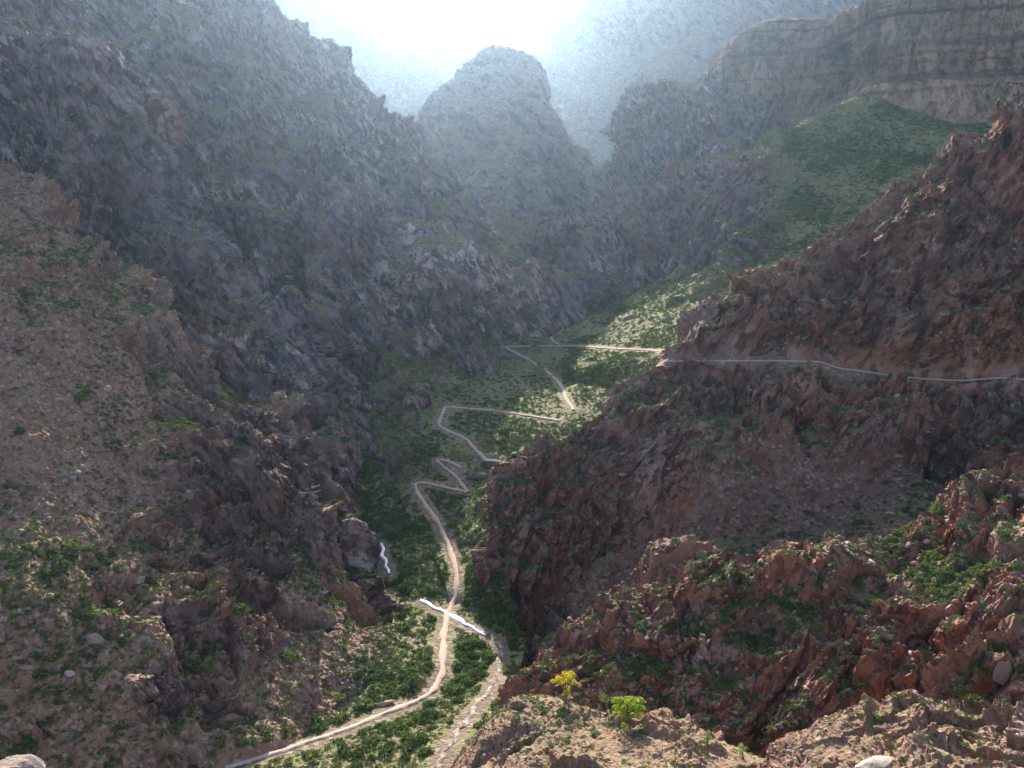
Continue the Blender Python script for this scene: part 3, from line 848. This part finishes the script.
# every landform together, to set single things down on
def all_bvh():
    V, Fc, off = [], [], 0
    for nm in names:
        g = FINAL[nm][0].reshape(PATCH[nm]['n'], PATCH[nm]['m'], 3)[::3, ::3]
        f = grid_faces(*g.shape[:2]); V.append(g.reshape(-1, 3)); Fc.append(f + off); off += len(V[-1])
    return BVHTree.FromPolygons(np.concatenate(V).tolist(), np.concatenate(Fc).tolist())
AB = all_bvh()
def ground_at(px, py):
    h = AB.ray_cast(Vector((0, 0, 0)), Vector(at(px, py, 100.0)).normalized(), 4000)
    return h[0] if h[0] is not None else Vector(at(px, py, 150))
def drop(x, y, ztop=20):
    h = AB.ray_cast(Vector((x, y, ztop)), Vector((0, 0, -1)), 400)
    return h[0].z if h[0] is not None else -100.0

def plain_mat(name, c1, c2, scale=1.5):
    t = NT(name)
    co = t.n('ShaderNodeTexCoord').outputs['Object']
    bp = t.n('ShaderNodeBump'); bp.inputs['Distance'].default_value = .1
    t.l(t.noise(co, scale * 3, 6, .7), bp.inputs['Height'])
    t.surf(t.mix(t.ramp(t.noise(co, scale, 7, .7), [(.35, 0.0), (.65, 1.0)]), c1, c2), .9, bp.outputs[0])
    return t.m
M_PALE = plain_mat('pale_rock', (.40, .31, .24), (.24, .17, .13))
M_DARKSHADE = plain_mat('dark_shade_rock', (.075, .065, .065), (.14, .115, .105), .6)  # dark tone carries the shade on the cliff chunks by the switchback
M_WHITEROCK = plain_mat('white_rock', (.46, .39, .32), (.30, .235, .19))
M_BARK = plain_mat('bark', (.20, .15, .11), (.11, .08, .06))

def lone_rock(px, py, size, mat, label, seed, rz=0, tilt=0, name='boulder'):
    g = ground_at(px, py)
    v, f = rock_shape(seed, 3)
    v = v * np.array(size) + .04 * min(size) * fbm(v * 2.2, 3, seed)[:, None] * v
    o = link(name, mesh_np(name, v, f, {'tint': np.zeros(len(v))}), mat)
    o.location = g + Vector((0, 0, size[2] * .25)); o.rotation_euler = (0, tilt, rz)
    return tag(o, label, 'rock' if name != 'boulder' else 'boulder')
lone_rock(161, 445, (2.6, .8, .7), M_WHITEROCK, 'long white boulder on the scree beside the dark crag band', 301, R(-25), R(20))
lone_rock(76, 473, (1.2, .9, .8), M_WHITEROCK, 'pale boulder alone on the upper brown scree', 302)
lone_rock(342, 457, (1.5, 1.1, .9), M_WHITEROCK, 'white boulder in the green gully below the gorge wall', 303)
lone_rock(140, 581, (1.7, 1.4, 1.3), M_PALE, 'large rounded pinkish boulder in the middle of the scree slope', 304)
lone_rock(96, 642, (2.6, 1.8, 1.5), M_BOULDER, 'broad brown boulder low on the scree slope', 305)
lone_rock(70, 674, (1.0, .8, .7), M_WHITEROCK, 'pale boulder low on the scree with two small stones beside it', 306)
lone_rock(52, 690, (1.0, .5, .5), M_PALE, 'slim tan boulder low on the scree slope', 307, R(50), R(25))
lone_rock(890, 514, (1.3, .8, .6), M_WHITEROCK, 'bright white boulder on the gully talus above the low red ridge', 308)
lone_rock(384, 704, (2.6, 1.2, .8), M_PALE, 'flat tan boulder on the uphill edge of the lower trail', 309, R(20))
lone_rock(491, 467, (3.4, 3.0, 3.6), M_DARKSHADE, 'big blocky cliff chunk beside the trail switchback, shade put into its dark colour', 310)  # chunk of the cliff in shade, the shade painted as dark rock
lone_rock(478, 478, (2.8, 2.6, 2.6), M_DARKSHADE, 'lower cliff chunk under the big block by the switchback, shade put into its dark colour', 311)  # lower piece of the shaded cliff, its shade also in the colour
lone_rock(447, 503, (2.2, 1.6, 1.2), M_DARKSHADE, 'dark boulder under the lowest switchback of the trail', 312)
lone_rock(498, 348, (2.2, 1.6, 1.0), M_BOULDER, 'brown boulder at the bend where the level trail begins', 313)
lone_rock(1003, 676, (1.3, 1.0, 3.6), M_BOULDER, 'tall leaning pale rock slab among dark green bushes', 314, R(20), R(24), 'rock_slab')
lone_rock(880, 770, (1.8, 1.2, .9), M_WHITEROCK, 'smooth white boulder at the foot of the tan outcrop', 315)
for (px, Y, s_, sd_, lb) in ((18, 62, (2.2, 1.4, 1.3), 316, 'rounded tan boulder in the bottom corner below the scree slope'),):
    p_ = at(px, 770, Y)
    v, f = rock_shape(sd_, 3)
    o = link('boulder', mesh_np('boulder', v * np.array(s_), f, {'tint': np.zeros(len(v))}), M_PALE); o.location = p_
    tag(o, lb, 'boulder')

# trees
def tube(pts, rads, k=7):
    pts = np.array(pts, float); V = []
    for i, p_ in enumerate(pts):
        d = pts[min(i + 1, len(pts) - 1)] - pts[max(i - 1, 0)]; d /= np.linalg.norm(d)
        a = np.cross(d, (0.3, 1, .2)); a /= np.linalg.norm(a); b = np.cross(d, a)
        for j in range(k):
            th = 6.2832 * j / k
            V.append(p_ + rads[i] * (a * math.cos(th) + b * math.sin(th)))
    F_ = [[i * k + j, i * k + (j + 1) % k, (i + 1) * k + (j + 1) % k, (i + 1) * k + j] for i in range(len(pts) - 1) for j in range(k)]
    return np.array(V), np.array(F_)
def tree(name, px, py, h, wdt, mat, label, seed, lobes, dens=460):
    g = np.random.default_rng(seed)
    base = ground_at(px, py)
    root = bpy.data.objects.new(name, None); col.objects.link(root); root.location = base
    tag(root, label, 'tree')
    V, F_, off = [], [], 0
    def add(v, f):
        nonlocal off
        V.append(v); F_.append(f + off); off += len(v)
    add(*tube([(0, 0, -.4), (.05 * h, 0, .22 * h), (.0, .04 * h, .45 * h), (.05 * h, 0, .72 * h)], [.05 * h, .038 * h, .028 * h, .012 * h]))
    C, Fc, A, o2 = [], [], [], 0
    for (lx, ly, lz, lr) in lobes:
        c_ = np.array([lx * wdt, ly * wdt, lz * h]); r_ = lr * wdt
        add(*tube([(0, 0, .25 * h), c_ * .55 + np.array([0, 0, .08 * h]), c_], [.026 * h, .018 * h, .006 * h]))
        for _ in range(5):
            cc = c_ + g.normal(size=3) * r_ * .45
            v, f = leaf_cloud(int(dens / 5), .30, int(g.integers(1e6)), .95)
            v = v * r_ * g.uniform(.45, .75) + cc
            C.append(v); Fc.append(f + o2); o2 += len(v); A.append(np.full(len(v), g.uniform(0, .45)))
    link('trunk', mesh_np('trunk', np.concatenate(V), np.concatenate(F_)), M_BARK, root)
    link('crown', mesh_np('crown', np.concatenate(C), np.concatenate(Fc), {'tint': np.concatenate(A)}), mat, root)
    return root
M_YEL = leaf_mat('yellow_leaves', [(0, (.62, .52, .03)), (.4, (.72, .62, .05)), (.6, (.55, .50, .04)), (1, (.70, .58, .05))], .4)
M_YGR = leaf_mat('yellow_green_leaves', [(0, (.22, .34, .04)), (.4, (.36, .44, .05)), (.7, (.18, .30, .045)), (1, (.30, .38, .05))], .4)
M_OLV = leaf_mat('olive_leaves', [(0, (.22, .26, .07)), (.5, (.28, .30, .09)), (1, (.20, .24, .07))], .3)
M_SAP = leaf_mat('sapling_leaves', [(0, (.10, .26, .05)), (.5, (.14, .32, .06)), (1, (.18, .30, .06))], .35)
tree('cottonwood_tree', 565, 702, 5.4, 1.9, M_YEL, 'bright yellow autumn tree in the gully behind the pale knoll', 3,
     [(-.55, 0, .80, .62), (.45, .1, .82, .62), (0, -.2, .93, .55), (.75, 0, .68, .42), (-.15, .2, .52, .5), (.15, -.2, .38, .5)])
tree('cottonwood_tree', 627, 722, 4.3, 2.3, M_YGR, 'yellow green bushy tree beside the smaller olive tree', 4,
     [(-.5, 0, .55, .7), (.5, .1, .58, .7), (0, -.2, .78, .65), (.85, 0, .42, .5), (-.75, .1, .40, .5), (.1, -.3, .35, .6)])
tree('cottonwood_tree', 606, 712, 3.2, 1.5, M_OLV, 'thin olive tree between the yellow tree and the yellow green tree', 5,
     [(-.2, 0, .80, .6), (.4, .1, .70, .45), (-.1, 0, .55, .4)], 160)
tree('sapling_tree', 707, 747, 2.6, .9, M_SAP, 'slim bright green sapling on the edge of the pale knoll', 6, [(0, 0, .85, .5), (.2, 0, .6, .6), (-.2, .1, .4, .6)], 150)
tree('sapling_tree', 742, 757, 2.0, 1.0, M_SAP, 'short bright green sapling where the knoll meets the tan outcrop', 8, [(0, 0, .8, .6), (.3, 0, .55, .6), (-.3, .1, .45, .6)], 150)

# dark bushes in the shaded corner and lush ones by the creek
def bush(px, py, r_, mat, label, seed, cat='bush'):
    v, f = leaf_cloud(420, .17, seed, .85)
    o = link('bush', mesh_np('bush', v * r_, f, {'tint': np.full(len(v), random.uniform(0, .4))}), mat)
    o.location = ground_at(px, py) - Vector((0, 0, .15 * r_))
    return tag(o, label, cat)
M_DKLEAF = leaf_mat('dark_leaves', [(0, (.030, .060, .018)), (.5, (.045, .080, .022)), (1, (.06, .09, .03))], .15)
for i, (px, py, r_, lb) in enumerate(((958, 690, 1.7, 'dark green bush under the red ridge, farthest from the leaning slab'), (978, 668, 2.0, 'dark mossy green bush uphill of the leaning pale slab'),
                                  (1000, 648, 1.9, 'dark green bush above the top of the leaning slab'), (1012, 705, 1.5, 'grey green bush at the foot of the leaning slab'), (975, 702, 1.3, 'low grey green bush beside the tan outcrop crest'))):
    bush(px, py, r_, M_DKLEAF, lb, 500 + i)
for i, (px, py, r_, lb) in enumerate(((466, 684, 2.2, 'large round green bush between the trail and the creek bed'), (402, 678, 1.7, 'green bush beside the bend of the lower trail'), (412, 562, 2.0, 'green bush left of the trail above the creek'),
                                  (425, 578, 1.9, 'green bush close beside the trail above the creek'), (395, 525, 1.8, 'green bush in the narrow upper gully floor'), (330, 418, 3.0, 'dense green thicket at the mouth of the slot gully'),
                                  (345, 440, 2.6, 'green bush below the slot gully thicket'), (395, 727, 1.6, 'green bush below the lower trail'), (565, 712, 1.3, 'green bush at the foot of the bright yellow tree'), (640, 735, 1.5, 'green bush in front of the yellow green tree'),
                                  (596, 735, 1.1, 'small green bush on the pale knoll below the olive tree'))):
    bush(px, py, r_, M_LUSH, lb, 520 + i)

# dry grass at the foot of the outcrop
g = np.random.default_rng(8)
V = []
for _ in range(2600):
    px, Y = g.uniform(895, 1060), g.uniform(55, 62)
    p_ = at(px, 775, Y); x, y = p_[0], p_[1]; z = None
    V.append((x, y))
V = np.array(V)
Zg = np.array([drop(x, y, 0) for x, y in V])
bl = []
for (x, y), z in zip(V, Zg):
    hgt = g.uniform(.35, .9); a = g.uniform(0, 6.28); ln = g.uniform(.1, .4)
    dx, dy = .025 * math.cos(a), .025 * math.sin(a); lx, ly = ln * math.cos(a + 1.4), ln * math.sin(a + 1.4)
    bl += [(x - dx, y - dy, z), (x + dx, y + dy, z), (x + lx, y + ly, z + hgt)]
bl = np.array(bl)
M_GRASS = plain_mat('dry_grass', (.62, .55, .33), (.45, .40, .20), 2)
o = link('dry_grass', mesh_np('dry_grass', bl, np.arange(len(bl)).reshape(-1, 3)), M_GRASS)
o['kind'] = 'stuff'; o['label'] = 'pale dry grass at the foot of the tan outcrop'


# ------------------------------------------------------------------ air
bx = np.array([(x, y, z) for x in (-1500, 1500) for y in (-150, 2400) for z in (-160, 620)], float)
bf = np.array([(0, 1, 3, 2), (4, 6, 7, 5), (0, 4, 5, 1), (2, 3, 7, 6), (0, 2, 6, 4), (1, 5, 7, 3)])
hz = NT('haze_air')
pv = hz.n('ShaderNodeVolumePrincipled')
pv.inputs['Color'].default_value = (.52, .74, 1.0, 1)
pv.inputs['Density'].default_value = HAZE_DENSITY
pv.inputs['Anisotropy'].default_value = HAZE_G
hz.l(pv.outputs[0], hz.out.inputs['Volume'])
o = link('haze', mesh_np('haze', bx, bf), hz.m)
o['kind'] = 'stuff'
o['label'] = 'thin blue haze filling the canyon'
